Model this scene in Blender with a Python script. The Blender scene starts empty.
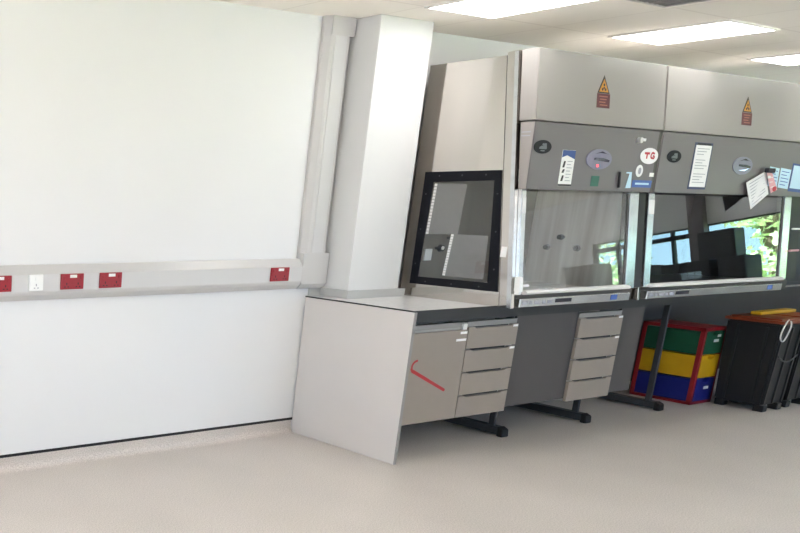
import bpy, bmesh, math, random
from mathutils import Vector, Matrix
random.seed(7)
sc = bpy.context.scene
COL = sc.collection
PI = math.pi

# ---------------------------------------------------------------- room frame
# X runs along the white wall to the right, Y is the distance from that wall
# into the room (stored as -y in Blender), Z is up. Metres.
CEIL = 2.545
D = 0.777          # bench depth
H = 0.90           # bench height
X_END = 8.6        # end wall with windows
X_START = -6.5
Y_FRONT = 6.6

ORIG = {}


# ---------------------------------------------------------------- materials
def srgb(c):
    if isinstance(c, str):
        c = c.lstrip('#')
        c = [int(c[i:i + 2], 16) / 255 for i in (0, 2, 4)]
    return tuple((x / 12.92) if x <= 0.04045 else ((x + 0.055) / 1.055) ** 2.4 for x in c) + (1,)


def mat(name, col, rough=0.5, metal=0.0, var=0.0, scale=8.0, bump=0.0, bscale=60.0, stretch=None,
        emit=None, estr=0.0, coat=0.0, spec=0.5, aniso=None):
    m = bpy.data.materials.new(name)
    m.use_nodes = True
    nt = m.node_tree
    b = nt.nodes['Principled BSDF']
    c = srgb(col)
    b.inputs['Base Color'].default_value = c
    b.inputs['Roughness'].default_value = rough
    b.inputs['Metallic'].default_value = metal
    b.inputs['Specular IOR Level'].default_value = spec
    if coat:
        b.inputs['Coat Weight'].default_value = coat
    if emit:
        b.inputs['Emission Color'].default_value = srgb(emit)
        b.inputs['Emission Strength'].default_value = estr
    tc = nt.nodes.new('ShaderNodeTexCoord')
    src = tc.outputs['Object']
    if stretch:
        mp = nt.nodes.new('ShaderNodeMapping')
        mp.inputs['Scale'].default_value = stretch
        nt.links.new(src, mp.inputs['Vector'])
        src = mp.outputs['Vector']
    if var:
        n = nt.nodes.new('ShaderNodeTexNoise')
        n.inputs['Scale'].default_value = scale
        n.inputs['Detail'].default_value = 4
        nt.links.new(src, n.inputs['Vector'])
        r = nt.nodes.new('ShaderNodeValToRGB')
        r.color_ramp.elements[0].position = 0.3
        r.color_ramp.elements[1].position = 0.7
        r.color_ramp.elements[0].color = tuple(max(0, x * (1 - var)) for x in c[:3]) + (1,)
        r.color_ramp.elements[1].color = tuple(min(1, x * (1 + var)) for x in c[:3]) + (1,)
        nt.links.new(n.outputs['Fac'], r.inputs['Fac'])
        nt.links.new(r.outputs['Color'], b.inputs['Base Color'])
    if bump:
        n2 = nt.nodes.new('ShaderNodeTexNoise')
        n2.inputs['Scale'].default_value = bscale
        n2.inputs['Detail'].default_value = 3
        nt.links.new(src, n2.inputs['Vector'])
        bp_ = nt.nodes.new('ShaderNodeBump')
        bp_.inputs['Strength'].default_value = bump
        bp_.inputs['Distance'].default_value = 0.002
        nt.links.new(n2.outputs['Fac'], bp_.inputs['Height'])
        nt.links.new(bp_.outputs['Normal'], b.inputs['Normal'])
    return m


def floor_mat(name):
    m = bpy.data.materials.new(name)
    m.use_nodes = True
    nt = m.node_tree
    b = nt.nodes['Principled BSDF']
    b.inputs['Roughness'].default_value = 0.42
    tc = nt.nodes.new('ShaderNodeTexCoord')
    n1 = nt.nodes.new('ShaderNodeTexNoise')
    n1.inputs['Scale'].default_value = 160
    n1.inputs['Detail'].default_value = 3
    n2 = nt.nodes.new('ShaderNodeTexNoise')
    n2.inputs['Scale'].default_value = 1.3
    n2.inputs['Detail'].default_value = 4
    for n in (n1, n2):
        nt.links.new(tc.outputs['Object'], n.inputs['Vector'])
    r1 = nt.nodes.new('ShaderNodeValToRGB')
    r1.color_ramp.elements[0].position = 0.32
    r1.color_ramp.elements[0].color = srgb('#b6ada6')
    r1.color_ramp.elements[1].position = 0.62
    r1.color_ramp.elements[1].color = srgb('#d8d0c9')
    nt.links.new(n1.outputs['Fac'], r1.inputs['Fac'])
    r2 = nt.nodes.new('ShaderNodeValToRGB')
    r2.color_ramp.elements[0].position = 0.3
    r2.color_ramp.elements[0].color = (0.90, 0.90, 0.90, 1)
    r2.color_ramp.elements[1].position = 0.7
    r2.color_ramp.elements[1].color = (1, 1, 1, 1)
    nt.links.new(n2.outputs['Fac'], r2.inputs['Fac'])
    mx = nt.nodes.new('ShaderNodeMix')
    mx.data_type = 'RGBA'
    mx.blend_type = 'MULTIPLY'
    mx.inputs['Factor'].default_value = 1
    nt.links.new(r1.outputs['Color'], mx.inputs[6])
    nt.links.new(r2.outputs['Color'], mx.inputs[7])
    nt.links.new(mx.outputs[2], b.inputs['Base Color'])
    return m


TILE_X, TILE_Y, TX0, TY0 = 0.585, 0.64, 0.13, 0.465


def ceiling_mat(name):
    m = bpy.data.materials.new(name)
    m.use_nodes = True
    nt = m.node_tree
    b = nt.nodes['Principled BSDF']
    b.inputs['Roughness'].default_value = 0.9
    tc = nt.nodes.new('ShaderNodeTexCoord')
    mp = nt.nodes.new('ShaderNodeMapping')
    mp.vector_type = 'POINT'
    # object coords equal world coords for the ceiling (origin kept at 0)
    mp.inputs['Location'].default_value = (-TX0 / TILE_X, TY0 / TILE_Y, 0)
    mp.inputs['Scale'].default_value = (1 / TILE_X, 1 / TILE_Y, 1)
    nt.links.new(tc.outputs['Object'], mp.inputs['Vector'])
    br = nt.nodes.new('ShaderNodeTexBrick')
    br.offset = 0
    br.inputs['Scale'].default_value = 1
    br.inputs['Brick Width'].default_value = 1
    br.inputs['Row Height'].default_value = 1
    br.inputs['Mortar Size'].default_value = 0.012
    br.inputs['Mortar Smooth'].default_value = 0.3
    br.inputs['Color1'].default_value = srgb('#f5efe6')
    br.inputs['Color2'].default_value = srgb('#f3ede4')
    br.inputs['Mortar'].default_value = srgb('#e7e0d7')
    nt.links.new(mp.outputs['Vector'], br.inputs['Vector'])
    nt.links.new(br.outputs['Color'], b.inputs['Base Color'])
    return m


def glass_mat(name, tint=(0.93, 0.96, 0.95), ior=1.5, gain=1.0):
    m = bpy.data.materials.new(name)
    m.use_nodes = True
    nt = m.node_tree
    nt.nodes.clear()
    out = nt.nodes.new('ShaderNodeOutputMaterial')
    tr = nt.nodes.new('ShaderNodeBsdfTransparent')
    tr.inputs['Color'].default_value = tint + (1,)
    gl = nt.nodes.new('ShaderNodeBsdfGlossy')
    gl.inputs['Roughness'].default_value = 0.0
    fr = nt.nodes.new('ShaderNodeFresnel')
    fr.inputs['IOR'].default_value = ior
    mu = nt.nodes.new('ShaderNodeMath')
    mu.operation = 'MULTIPLY'
    mu.use_clamp = True
    mu.inputs[1].default_value = gain
    nt.links.new(fr.outputs['Fac'], mu.inputs[0])
    mx = nt.nodes.new('ShaderNodeMixShader')
    # a thin pane mirrors once, at the face turned to the incoming ray
    geo = nt.nodes.new('ShaderNodeNewGeometry')
    inv = nt.nodes.new('ShaderNodeMath')
    inv.operation = 'SUBTRACT'
    inv.inputs[0].default_value = 1.0
    nt.links.new(geo.outputs['Backfacing'], inv.inputs[1])
    m2 = nt.nodes.new('ShaderNodeMath')
    m2.operation = 'MULTIPLY'
    nt.links.new(mu.outputs[0], m2.inputs[0])
    nt.links.new(inv.outputs[0], m2.inputs[1])
    nt.links.new(m2.outputs[0], mx.inputs['Fac'])
    nt.links.new(tr.outputs[0], mx.inputs[1])
    nt.links.new(gl.outputs[0], mx.inputs[2])
    nt.links.new(mx.outputs[0], out.inputs['Surface'])
    return m


def leaf_mat(name):
    m = mat(name, '#7f9a4a', 0.6)
    nt = m.node_tree
    b = nt.nodes['Principled BSDF']
    tc = nt.nodes.new('ShaderNodeTexCoord')
    n = nt.nodes.new('ShaderNodeTexNoise')
    n.inputs['Scale'].default_value = 2.2
    n.inputs['Detail'].default_value = 6
    nt.links.new(tc.outputs['Object'], n.inputs['Vector'])
    r = nt.nodes.new('ShaderNodeValToRGB')
    r.color_ramp.elements[0].position = 0.35
    r.color_ramp.elements[0].color = srgb('#b4cca0')
    r.color_ramp.elements[1].position = 0.65
    r.color_ramp.elements[1].color = srgb('#e6efc4')
    nt.links.new(n.outputs['Fac'], r.inputs['Fac'])
    nt.links.new(r.outputs['Color'], b.inputs['Base Color'])
    return m


M = {
    'wall': mat('wall paint', '#e2e2e2', 0.55, var=0.008, scale=2, bump=0.05, bscale=120),
    'column': mat('column paint', '#d6d6d5', 0.6, var=0.008, scale=3),
    'cream': mat('room paint', '#e4e4e4', 0.7),
    'floor': floor_mat('speckled vinyl'),
    'ceiling': ceiling_mat('ceiling tiles'),
    'black_trim': mat('black trim', '#151312', 0.6),
    'pvc': mat('white plastic trunking', '#c2c0be', 0.32),
    'pvc_lid': mat('white plastic trunking cover', '#c8c7c6', 0.35),
    'red': mat('red plastic', '#930f1e', 0.35, var=0.05, scale=30),
    'white_plastic': mat('white plastic', '#eeeeec', 0.35),
    'dark_hole': mat('dark slot', '#1c1a1a', 0.7),
    'laminate': mat('grey laminate panel', '#d0cac6', 0.45, var=0.012, scale=5),
    'laminate_edge': mat('pale panel edging', '#8d8a87', 0.5),
    'worktop': mat('pale grey worktop', '#dcdad9', 0.22, var=0.05, scale=55),
    'worktop_edge': mat('black worktop edge', '#171616', 0.45),
    'frame_steel': mat('dark grey painted steel', '#3b3d40', 0.45, var=0.04, scale=20),
    'foot_cap': mat('black plastic cap', '#121213', 0.45),
    'unit': mat('beige grey laminate', '#8e8379', 0.5, var=0.015, scale=18),
    'unit_body': mat('unit carcass', '#a9a6a2', 0.55),
    'shade_panel': mat('rear panel shade tone', '#3a3838', 0.6),  # dark tone stands in for the shade under the bench
    'back_panel': mat('grey filler panel', '#443f3e', 0.55, var=0.01, scale=8),
    'rail': mat('grey unit rail', '#8f8c88', 0.5, metal=0.2),
    'steel': mat('brushed stainless steel', '#cdc7c0', 0.09, metal=1.0, var=0.03, scale=6, stretch=(1, 1, 0.15),
                 bump=0.02, bscale=40),
    'steel_back': mat('shaded steel back', '#6f6a62', 0.35, metal=0.7, var=0.1, scale=8, stretch=(1, 1, 0.05)),  # shade on the back wall is put into this darker steel colour
    'steel_in': mat('stainless interior', '#ede6df', 0.4, metal=0.12, var=0.32, scale=12, stretch=(1, 1, 0.05)),  # vertical streaks paint reflections into the steel colour
    'steel_shade': mat('shaded steel interior', '#4c4b49', 0.34, metal=0.9, var=0.06, scale=9, stretch=(1, 1, 0.05)),  # darker copy of the interior steel, the unlit inside put into its colour
    'steel_bright': mat('bright steel strip', '#d4d6d8', 0.22, metal=1.0, var=0.08, scale=18, stretch=(0.4, 0.4, 1)),
    'handle_alu': mat('pale handle bar', '#e6e4e1', 0.4, metal=0.2),
    'alu': mat('satin aluminium', '#dcdbd8', 0.35, metal=0.8),
    'cover_white': mat('white enamel cover', '#98938f', 0.38, var=0.008, scale=4),
    'cheek': mat('pale end cheek', '#98928f', 0.45),
    'control_grey': mat('grey enamel panel', '#6c6668', 0.40, var=0.01, scale=6),
    'seam': mat('dark seam', '#4b4640', 0.5),
    'gasket': mat('black window gasket', '#101118', 0.65, spec=0.2),
    'glass': glass_mat('sash glass', (0.985, 0.99, 0.985), 1.5, 1.9),
    'window_glass': glass_mat('window glass', (0.88, 0.98, 0.965), 1.5, 1.6),
    'window_clear': glass_mat('clear window glass', (0.97, 0.98, 0.975), 1.5, 1.6),
    'black_gloss': mat('black plastic gloss', '#101013', 0.3),
    'black_plastic': mat('black plastic', '#0b0b0d', 0.5, var=0.1, scale=12),
    'black_rib': mat('black plastic rib', '#19191b', 0.45),
    'orange': mat('orange lid plastic', '#7d3516', 0.4, var=0.06, scale=6),
    'yellow': mat('yellow plastic', '#cfa012', 0.45, var=0.06, scale=10),
    'green': mat('green plastic', '#155338', 0.45, var=0.06, scale=10),
    'blue': mat('blue plastic', '#151f72', 0.4, var=0.06, scale=10),
    'box_red': mat('red frame plastic', '#8f1a22', 0.45),
    'sign_yellow': mat('warning yellow', '#c98a1c', 0.5),
    'sign_black': mat('sign black', '#241a14', 0.5),
    'sign_red': mat('sign dark red', '#5a1e28', 0.5, var=0.12, scale=90),
    'sign_line': mat('sign lettering', '#a3685a', 0.6),
    'badge': mat('dark badge', '#16181d', 0.6, spec=0.2),
    'badge_grey': mat('badge emblem', '#63666c', 0.5),
    'paper': mat('white paper', '#ecebea', 0.7),
    'paper_grey': mat('grey sheet', '#7a7879', 0.6, var=0.05, scale=40),
    'paper_blue': mat('pale blue paper', '#c4e2f0', 0.6),
    'ink': mat('ink grey', '#a2a2aa', 0.7),
    'ink_dark': mat('ink black', '#2c2a30', 0.7),
    'ink_red': mat('ink red', '#c23a44', 0.6),
    'pink': mat('pink card', '#e3a9ad', 0.6),
    'blue_print': mat('blue print', '#2a4a8a', 0.5),
    'navy': mat('navy frame', '#26345a', 0.5),
    'blue_label': mat('blue label', '#3f62a8', 0.5, var=0.15, scale=60),
    'green_label': mat('dark green label', '#1d6350', 0.5, var=0.06, scale=40),
    'display': mat('oval display', '#77748a', 0.3, var=0.05, scale=30),
    'display_dark': mat('display dark', '#3b3847', 0.25),
    'led': mat('red light', '#ff5060', 0.4, emit='#ff3040', estr=2.5),
    'led_white': mat('pale screen', '#d8ecff', 0.4, emit='#cfe6ff', estr=0.8),
    'tape': mat('red tape', '#a81c22', 0.45, var=0.08, scale=30),
    'string': mat('white cord', '#d8d6d2', 0.6),
    'lamp': mat('lamp diffuser', '#ffffff', 0.5, emit='#fbfbfa', estr=5.6),
    'lamp_frame': mat('lamp frame', '#f0ece6', 0.5),
    'vent': mat('vent paint', '#cbc7c2', 0.5),
    'vent_dark': mat('vent slot', '#2b2928', 0.8),
    'win_frame': mat('dark window frame', '#26303a', 0.5),
    'machine_dark': mat('dark machine', '#1e2026', 0.5),
    'machine_grey': mat('grey machine', '#6f7074', 0.5),
    'leaf': leaf_mat('tree leaves'),
    'bark': mat('bark', '#6a5a48', 0.9, var=0.2, scale=6),
    'paving': mat('pale paving', '#959ba3', 0.9, var=0.05, scale=2),
    'asphalt': mat('asphalt', '#66696e', 0.9, var=0.08, scale=6),
    'grass': mat('lawn', '#8aa05a', 0.9, var=0.2, scale=3),
    'tile_edge': mat('upstand laminate', '#b3b3b1', 0.4),
}


# ---------------------------------------------------------------- mesh tools
class MB:
    """Collects shapes into one mesh. All input in room coordinates (X, Y, Z)."""

    def __init__(self):
        self.bm = bmesh.new()

    def poly_prism(self, pts, vec):
        """pts: list of (X,Y,Z), extruded by vec (X,Y,Z)."""
        a = [self.bm.verts.new((p[0], -p[1], p[2])) for p in pts]
        b = [self.bm.verts.new((p[0] + vec[0], -p[1] - vec[1], p[2] + vec[2])) for p in pts]
        n = len(a)
        fs = [self.bm.faces.new(a), self.bm.faces.new(b[::-1])]
        for i in range(n):
            fs.append(self.bm.faces.new((a[i], b[i], b[(i + 1) % n], a[(i + 1) % n])))
        bmesh.ops.recalc_face_normals(self.bm, faces=fs)
        return fs

    def box(self, x0, x1, y0, y1, z0, z1, bevel=0.0, seg=2):
        fs = self.poly_prism([(x0, y0, z0), (x1, y0, z0), (x1, y1, z0), (x0, y1, z0)], (0, 0, z1 - z0))
        if bevel:
            es = list({e for f in fs for e in f.edges})
            bmesh.ops.bevel(self.bm, geom=es, offset=bevel, segments=seg, affect='EDGES', profile=0.5,
                            clamp_overlap=True)
        return self

    def profile(self, yz, x0, x1, bevel=0.0):
        fs = self.poly_prism([(x0, y, z) for y, z in yz], (x1 - x0, 0, 0))
        if bevel:
            es = list({e for f in fs for e in f.edges})
            bmesh.ops.bevel(self.bm, geom=es, offset=bevel, segments=2, affect='EDGES', clamp_overlap=True)
        return self

    def hexa(self, bot, top, bevel=0.0):
        """bot/top: four (X,Y,Z) corners each, same order."""
        a = [self.bm.verts.new((p[0], -p[1], p[2])) for p in bot]
        b = [self.bm.verts.new((p[0], -p[1], p[2])) for p in top]
        fs = [self.bm.faces.new(a), self.bm.faces.new(b[::-1])]
        for i in range(4):
            fs.append(self.bm.faces.new((a[i], b[i], b[(i + 1) % 4], a[(i + 1) % 4])))
        bmesh.ops.recalc_face_normals(self.bm, faces=fs)
        if bevel:
            es = list({e for f in fs for e in f.edges})
            bmesh.ops.bevel(self.bm, geom=es, offset=bevel, segments=2, affect='EDGES', clamp_overlap=True)
        return self

    def ring_plate(self, outer, inner, vec):
        """A frame: outer/inner loops of equal length (X,Y,Z), extruded by vec."""
        n = len(outer)

        def mk(pts, off):
            return [self.bm.verts.new((p[0] + off[0], -p[1] - off[1], p[2] + off[2])) for p in pts]
        o0, i0, o1, i1 = mk(outer, (0, 0, 0)), mk(inner, (0, 0, 0)), mk(outer, vec), mk(inner, vec)
        fs = []
        for k in range(n):
            j = (k + 1) % n
            fs.append(self.bm.faces.new((o0[k], o0[j], i0[j], i0[k])))
            fs.append(self.bm.faces.new((o1[j], o1[k], i1[k], i1[j])))
            fs.append(self.bm.faces.new((o0[j], o0[k], o1[k], o1[j])))
            fs.append(self.bm.faces.new((i0[k], i0[j], i1[j], i1[k])))
        bmesh.ops.recalc_face_normals(self.bm, faces=fs)
        return self

    def cyl(self, p0, p1, r0, r1=None, seg=20):
        r1 = r0 if r1 is None else r1
        a, b = Vector((p0[0], -p0[1], p0[2])), Vector((p1[0], -p1[1], p1[2]))
        d = b - a
        mtx = Matrix.Translation((a + b) / 2) @ d.to_track_quat('Z', 'Y').to_matrix().to_4x4()
        bmesh.ops.create_cone(self.bm, cap_ends=True, segments=seg, radius1=r0, radius2=r1, depth=d.length, matrix=mtx)
        return self

    def sphere(self, c, r, sub=2, scale=(1, 1, 1)):
        mtx = Matrix.Translation((c[0], -c[1], c[2])) @ Matrix.Diagonal((*scale, 1))
        bmesh.ops.create_icosphere(self.bm, subdivisions=sub, radius=r, matrix=mtx)
        return self

    def tube(self, pts, r, seg=8):
        P = [Vector((p[0], -p[1], p[2])) for p in pts]
        rings = []
        up = Vector((0.13, 0.31, 0.94))
        for i, p in enumerate(P):
            t = (P[min(i + 1, len(P) - 1)] - P[max(i - 1, 0)]).normalized()
            s = t.cross(up)
            if s.length < 1e-3:
                s = t.cross(Vector((1, 0, 0)))
            s.normalize()
            u = s.cross(t).normalized()
            rings.append([self.bm.verts.new(p + r * (math.cos(2 * PI * k / seg) * s + math.sin(2 * PI * k / seg) * u))
                          for k in range(seg)])
        fs = []
        for a, b in zip(rings, rings[1:]):
            for k in range(seg):
                fs.append(self.bm.faces.new((a[k], a[(k + 1) % seg], b[(k + 1) % seg], b[k])))
        fs.append(self.bm.faces.new(rings[0][::-1]))
        fs.append(self.bm.faces.new(rings[-1]))
        bmesh.ops.recalc_face_normals(self.bm, faces=fs)
        return self

    def build(self, name, m, parent=None, smooth=False, label=None):
        bm = self.bm
        if parent is not None:
            o_w = ORIG[parent.name]
        else:
            xs = [v.co for v in bm.verts]
            lo = Vector((min(v.x for v in xs), min(v.y for v in xs), min(v.z for v in xs)))
            hi = Vector((max(v.x for v in xs), max(v.y for v in xs), max(v.z for v in xs)))
            o_w = Vector(((lo.x + hi.x) / 2, (lo.y + hi.y) / 2, lo.z))
            if name in ('ceiling', 'floor'):
                o_w = Vector((0, 0, 0))
        bmesh.ops.translate(bm, verts=bm.verts, vec=-o_w)
        me = bpy.data.meshes.new(name)
        bm.to_mesh(me)
        bm.free()
        if smooth:
            for p in me.polygons:
                p.use_smooth = True
            me.set_sharp_from_angle(angle=math.radians(40))
        me.materials.append(M[m] if isinstance(m, str) else m)
        o = bpy.data.objects.new(name, me)
        COL.objects.link(o)
        if parent is not None:
            o.parent = parent
        else:
            o.location = o_w
        ORIG[o.name] = o_w
        if label:
            o['label'] = label
        return o


def tag(o, label, cat, group=None):
    o['label'] = label
    o['category'] = cat
    if group:
        o['group'] = group
    return o


def thing(name, label, cat, loc, group=None):
    o = bpy.data.objects.new(name, None)
    o.empty_display_size = 0.05
    COL.objects.link(o)
    o.location = (loc[0], -loc[1], loc[2])
    ORIG[o.name] = Vector((loc[0], -loc[1], loc[2]))
    return tag(o, label, cat, group)


def struct(o):
    o['kind'] = 'structure'
    return o


def copy_tree(o, loc=None, parent=None):
    c = o.copy()
    COL.objects.link(c)
    if parent is not None:
        c.parent = parent
    if loc is not None:
        c.location = (loc[0], -loc[1], loc[2])
    for ch in list(o.children):
        copy_tree(ch, None, c)
    return c


def oval(cx, cz, rx, rz, n=28):
    return [(cx + rx * math.cos(2 * PI * k / n), cz + rz * math.sin(2 * PI * k / n)) for k in range(n)]


def rect(x0, x1, z0, z1, skew=0.0):
    return [(x0, z0), (x1, z0), (x1 + skew, z1), (x0 + skew, z1)]


def plate(xz, fy, t=0.0015, off=0.0):
    """Thin plate lying on a front surface whose depth is fy(z)."""
    mb = MB()
    mb.poly_prism([(x, fy(z) + off, z) for x, z in xz], (0, t, 0))
    return mb


# ---------------------------------------------------------------- setting
mb = MB()
mb.box(X_START - 0.1, X_END + 0.1, -0.12, Y_FRONT + 0.1, -0.1, 0.0)
floor = struct(mb.build('floor', 'floor'))
# coved vinyl skirt rising up the white wall
mb = MB()
cov = [(0.0, 0.0)]
for k in range(9):
    a = k / 8 * PI / 2
    cov.append((0.045 - 0.045 * math.sin(a) + 0.0, 0.045 - 0.045 * math.cos(a)))
cov = [(0.0, 0.0005), (0.045, 0.0005)] + [(0.045 - 0.041 * math.sin(k / 8 * PI / 2), 0.0415 - 0.041 * math.cos(k / 8 * PI / 2))
                                       for k in range(1, 9)] + [(0.004, 0.086), (0.0, 0.086)]
mb.profile(cov, X_START, -.0195)
mb.profile(cov, .004, X_END)
struct(mb.build('baseboard_back', 'floor', smooth=True))
mb = MB()
mb.box(X_START, X_END, -0.0, 0.006, 0.083, 0.098)
struct(mb.build('trim_1', 'black_trim'))

mb = MB()
mb.box(X_START - 0.1, X_END + 0.1, -0.12, 0.0, 0.0, CEIL)
struct(mb.build('wall_back', 'wall'))
# left end wall with tall windows (behind the camera's left shoulder, the daylight side)
LY0, LY1, LZ0, LZ1 = 0.9, 6.0, 0.85, 2.35
mb = MB()
mb.ring_plate([(X_START - .12, 0, 0), (X_START - .12, Y_FRONT, 0), (X_START - .12, Y_FRONT, CEIL), (X_START - .12, 0, CEIL)],
              [(X_START - .12, LY0, LZ0), (X_START - .12, LY1, LZ0), (X_START - .12, LY1, LZ1), (X_START - .12, LY0, LZ1)], (0.12, 0, 0))
struct(mb.build('wall_left', 'cream'))
for k in range(3):
    a = LY0 + (LY1 - LY0) / 3 * k
    b = LY0 + (LY1 - LY0) / 3 * (k + 1)
    fr = MB()
    fr.ring_plate([(X_START - .09, a, LZ0), (X_START - .09, b, LZ0), (X_START - .09, b, LZ1), (X_START - .09, a, LZ1)],
                  [(X_START - .09, a + .04, LZ0 + .04), (X_START - .09, b - .04, LZ0 + .04), (X_START - .09, b - .04, LZ1 - .04),
                   (X_START - .09, a + .04, LZ1 - .04)], (0.06, 0, 0))
    f = struct(fr.build(f'window_{k + 4}', 'win_frame'))
    g = MB()
    g.box(X_START - .065, X_START - .059, a + .04, b - .04, LZ0 + .04, LZ1 - .04)
    g.build('pane', 'window_clear', f)
# wall opposite the cabinets, with unseen windows added to brighten ceiling and hoods
FX0, FX1, FZ0, FZ1 = 0.4, 7.6, 0.95, 2.40
mb = MB()
mb.ring_plate([(X_START, Y_FRONT, 0), (X_END, Y_FRONT, 0), (X_END, Y_FRONT, CEIL), (X_START, Y_FRONT, CEIL)],
              [(FX0, Y_FRONT, FZ0), (FX1, Y_FRONT, FZ0), (FX1, Y_FRONT, FZ1), (FX0, Y_FRONT, FZ1)], (0, 0.12, 0))
struct(mb.build('wall_front', 'cream'))
for k in range(5):
    a = FX0 + (FX1 - FX0) / 5 * k
    b = FX0 + (FX1 - FX0) / 5 * (k + 1)
    fr = MB()
    fr.ring_plate([(a, Y_FRONT + .03, FZ0), (b, Y_FRONT + .03, FZ0), (b, Y_FRONT + .03, FZ1), (a, Y_FRONT + .03, FZ1)],
                  [(a + .04, Y_FRONT + .03, FZ0 + .04), (b - .04, Y_FRONT + .03, FZ0 + .04), (b - .04, Y_FRONT + .03, FZ1 - .04),
                   (a + .04, Y_FRONT + .03, FZ1 - .04)], (0, 0.06, 0))
    f = struct(fr.build(f'window_{k + 7}', 'win_frame'))  # unseen window added for fill light
    g = MB()
    g.box(a + .04, b - .04, Y_FRONT + .055, Y_FRONT + .061, FZ0 + .04, FZ1 - .04)
    g.build('pane', 'window_clear', f)
mb = MB()
mb.box(X_START - 0.1, X_END + 0.1, -0.12, Y_FRONT + 0.1, CEIL, CEIL + 0.1)
struct(mb.build('ceiling', 'ceiling'))

# end wall with a strip of windows (seen in the glass of the cabinets)
WY0, WY1, WZ0, WZ1 = 2.45, 4.64, 1.05, 1.915
mb = MB()
mb.ring_plate([(X_END, 0, 0), (X_END, Y_FRONT, 0), (X_END, Y_FRONT, CEIL), (X_END, 0, CEIL)],
              [(X_END, WY0, WZ0), (X_END, WY1, WZ0), (X_END, WY1, WZ1), (X_END, WY0, WZ1)], (0.12, 0, 0))
struct(mb.build('wall_right', 'cream'))
splits = [WY0, 3.40, 4.06, WY1]
for k in range(3):
    a, b = splits[k], splits[k + 1]
    fr = MB()
    fw = 0.035
    fr.ring_plate([(X_END + .02, a, WZ0), (X_END + .02, b, WZ0), (X_END + .02, b, WZ1), (X_END + .02, a, WZ1)],
                  [(X_END + .02, a + fw, WZ0 + fw), (X_END + .02, b - fw, WZ0 + fw), (X_END + .02, b - fw, WZ1 - .02),
                   (X_END + .02, a + fw, WZ1 - .02)], (0.06, 0, 0))
    if k > 0:
        fr.box(X_END + .02, X_END + .08, a + fw, b - fw, 1.785, 1.84)
        fr.box(X_END + .02, X_END + .08, (a + b) / 2 - .015, (a + b) / 2 + .015, WZ0 + fw, WZ1 - .02)
    f = struct(fr.build(f'window_{k + 1}', 'win_frame'))
    g = MB()
    g.box(X_END + .045, X_END + .051, a + fw, b - fw, WZ0 + fw, WZ1 - .02)
    g.build('pane', 'window_glass', f)
mb = MB()
mb.box(X_END - .10, X_END - .001, 3.345, 3.50, WZ0 - .05, CEIL - .001)
struct(mb.build('trim_2', 'control_grey'))

# column
C0, C1, CY = 0.108, 0.566, 0.2133
mb = MB()
mb.box(C0, C1, 0.0, CY, 0.9, CEIL, bevel=0.004)
struct(mb.build('trim_3', 'column'))
# grey laminate upstand round the column foot
UP = [(0.03, 0.0), (0.03, 0.02)]
mb = MB()
fs_ = mb.poly_prism([(0.004, 0.001, H + .0005), (C0 - .0005, 0.001, H + .0005), (C0 - .0005, CY + .0005, H + .0005), (C1 + .05, CY + .0005, H + .0005),
                     (C1 + .05, CY + .014, H + .0005), (C0 - .014, CY + .014, H + .0005), (C0 - .014, 0.015, H + .0005), (0.004, 0.015, H + .0005)],
                    (0, 0, .0495))
struct(mb.build('trim_4', 'tile_edge'))

# ---------------------------------------------------------------- trunking on the wall
tk = thing('dado_trunking', 'white plastic dado trunking along the wall and up the corner beside the column', 'trunking',
           (-1.2, 0.03, 0.95))


def trunk_profile(a0, a1):
    """cross section (depth, across) for a channel spanning a0..a1"""
    return [(0.0, a0), (0.022, a0), (0.050, a0 + 0.030), (0.056, a0 + 0.046), (0.056, a1 - 0.046), (0.050, a1 - 0.036),
            (0.026, a1), (0.0, a1)]


TZ0, TZ1 = 0.950, 1.137
VX0, VX1 = -0.127, 0.092
mb = MB()
mb.profile(trunk_profile(TZ0, TZ1), X_START, VX0)
mb.build('horizontal_channel', 'pvc', tk)
mb = MB()
mb.poly_prism([(x, y, 1.17) for y, x in trunk_profile(VX0, VX1)], (0, 0, CEIL - 1.17))
mb.build('vertical_channel', 'pvc', tk)
mb = MB()
mb.hexa([(VX0, 0, TZ0), (VX1, 0, TZ0), (VX1, 0.030, TZ0), (VX0, 0.030, TZ0)],
        [(VX0, 0, TZ0 + .03), (VX1, 0, TZ0 + .03), (VX1, 0.0572, TZ0 + .03), (VX0, 0.0572, TZ0 + .03)])
mb.box(VX0, VX1, 0, 0.0572, TZ0 + .03, 1.172)
mb.build('corner_piece', 'pvc', tk)
mb = MB()
mb.box(VX0 + .03, VX1 - .002, 0.0, 0.0575, 2.44, CEIL)
mb.build('end_cover', 'pvc', tk)
mb = MB()
mb.box(X_START, VX0 - .002, 0.0562, 0.0585, 1.002, 1.088)
mb.build('front_cover', 'pvc_lid', tk)
mb = MB()
mb.box(VX0 + .062, VX1 - .062, 0.0562, 0.0585, 1.175, 2.438)
mb.build('front_cover', 'pvc_lid', tk)


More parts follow.
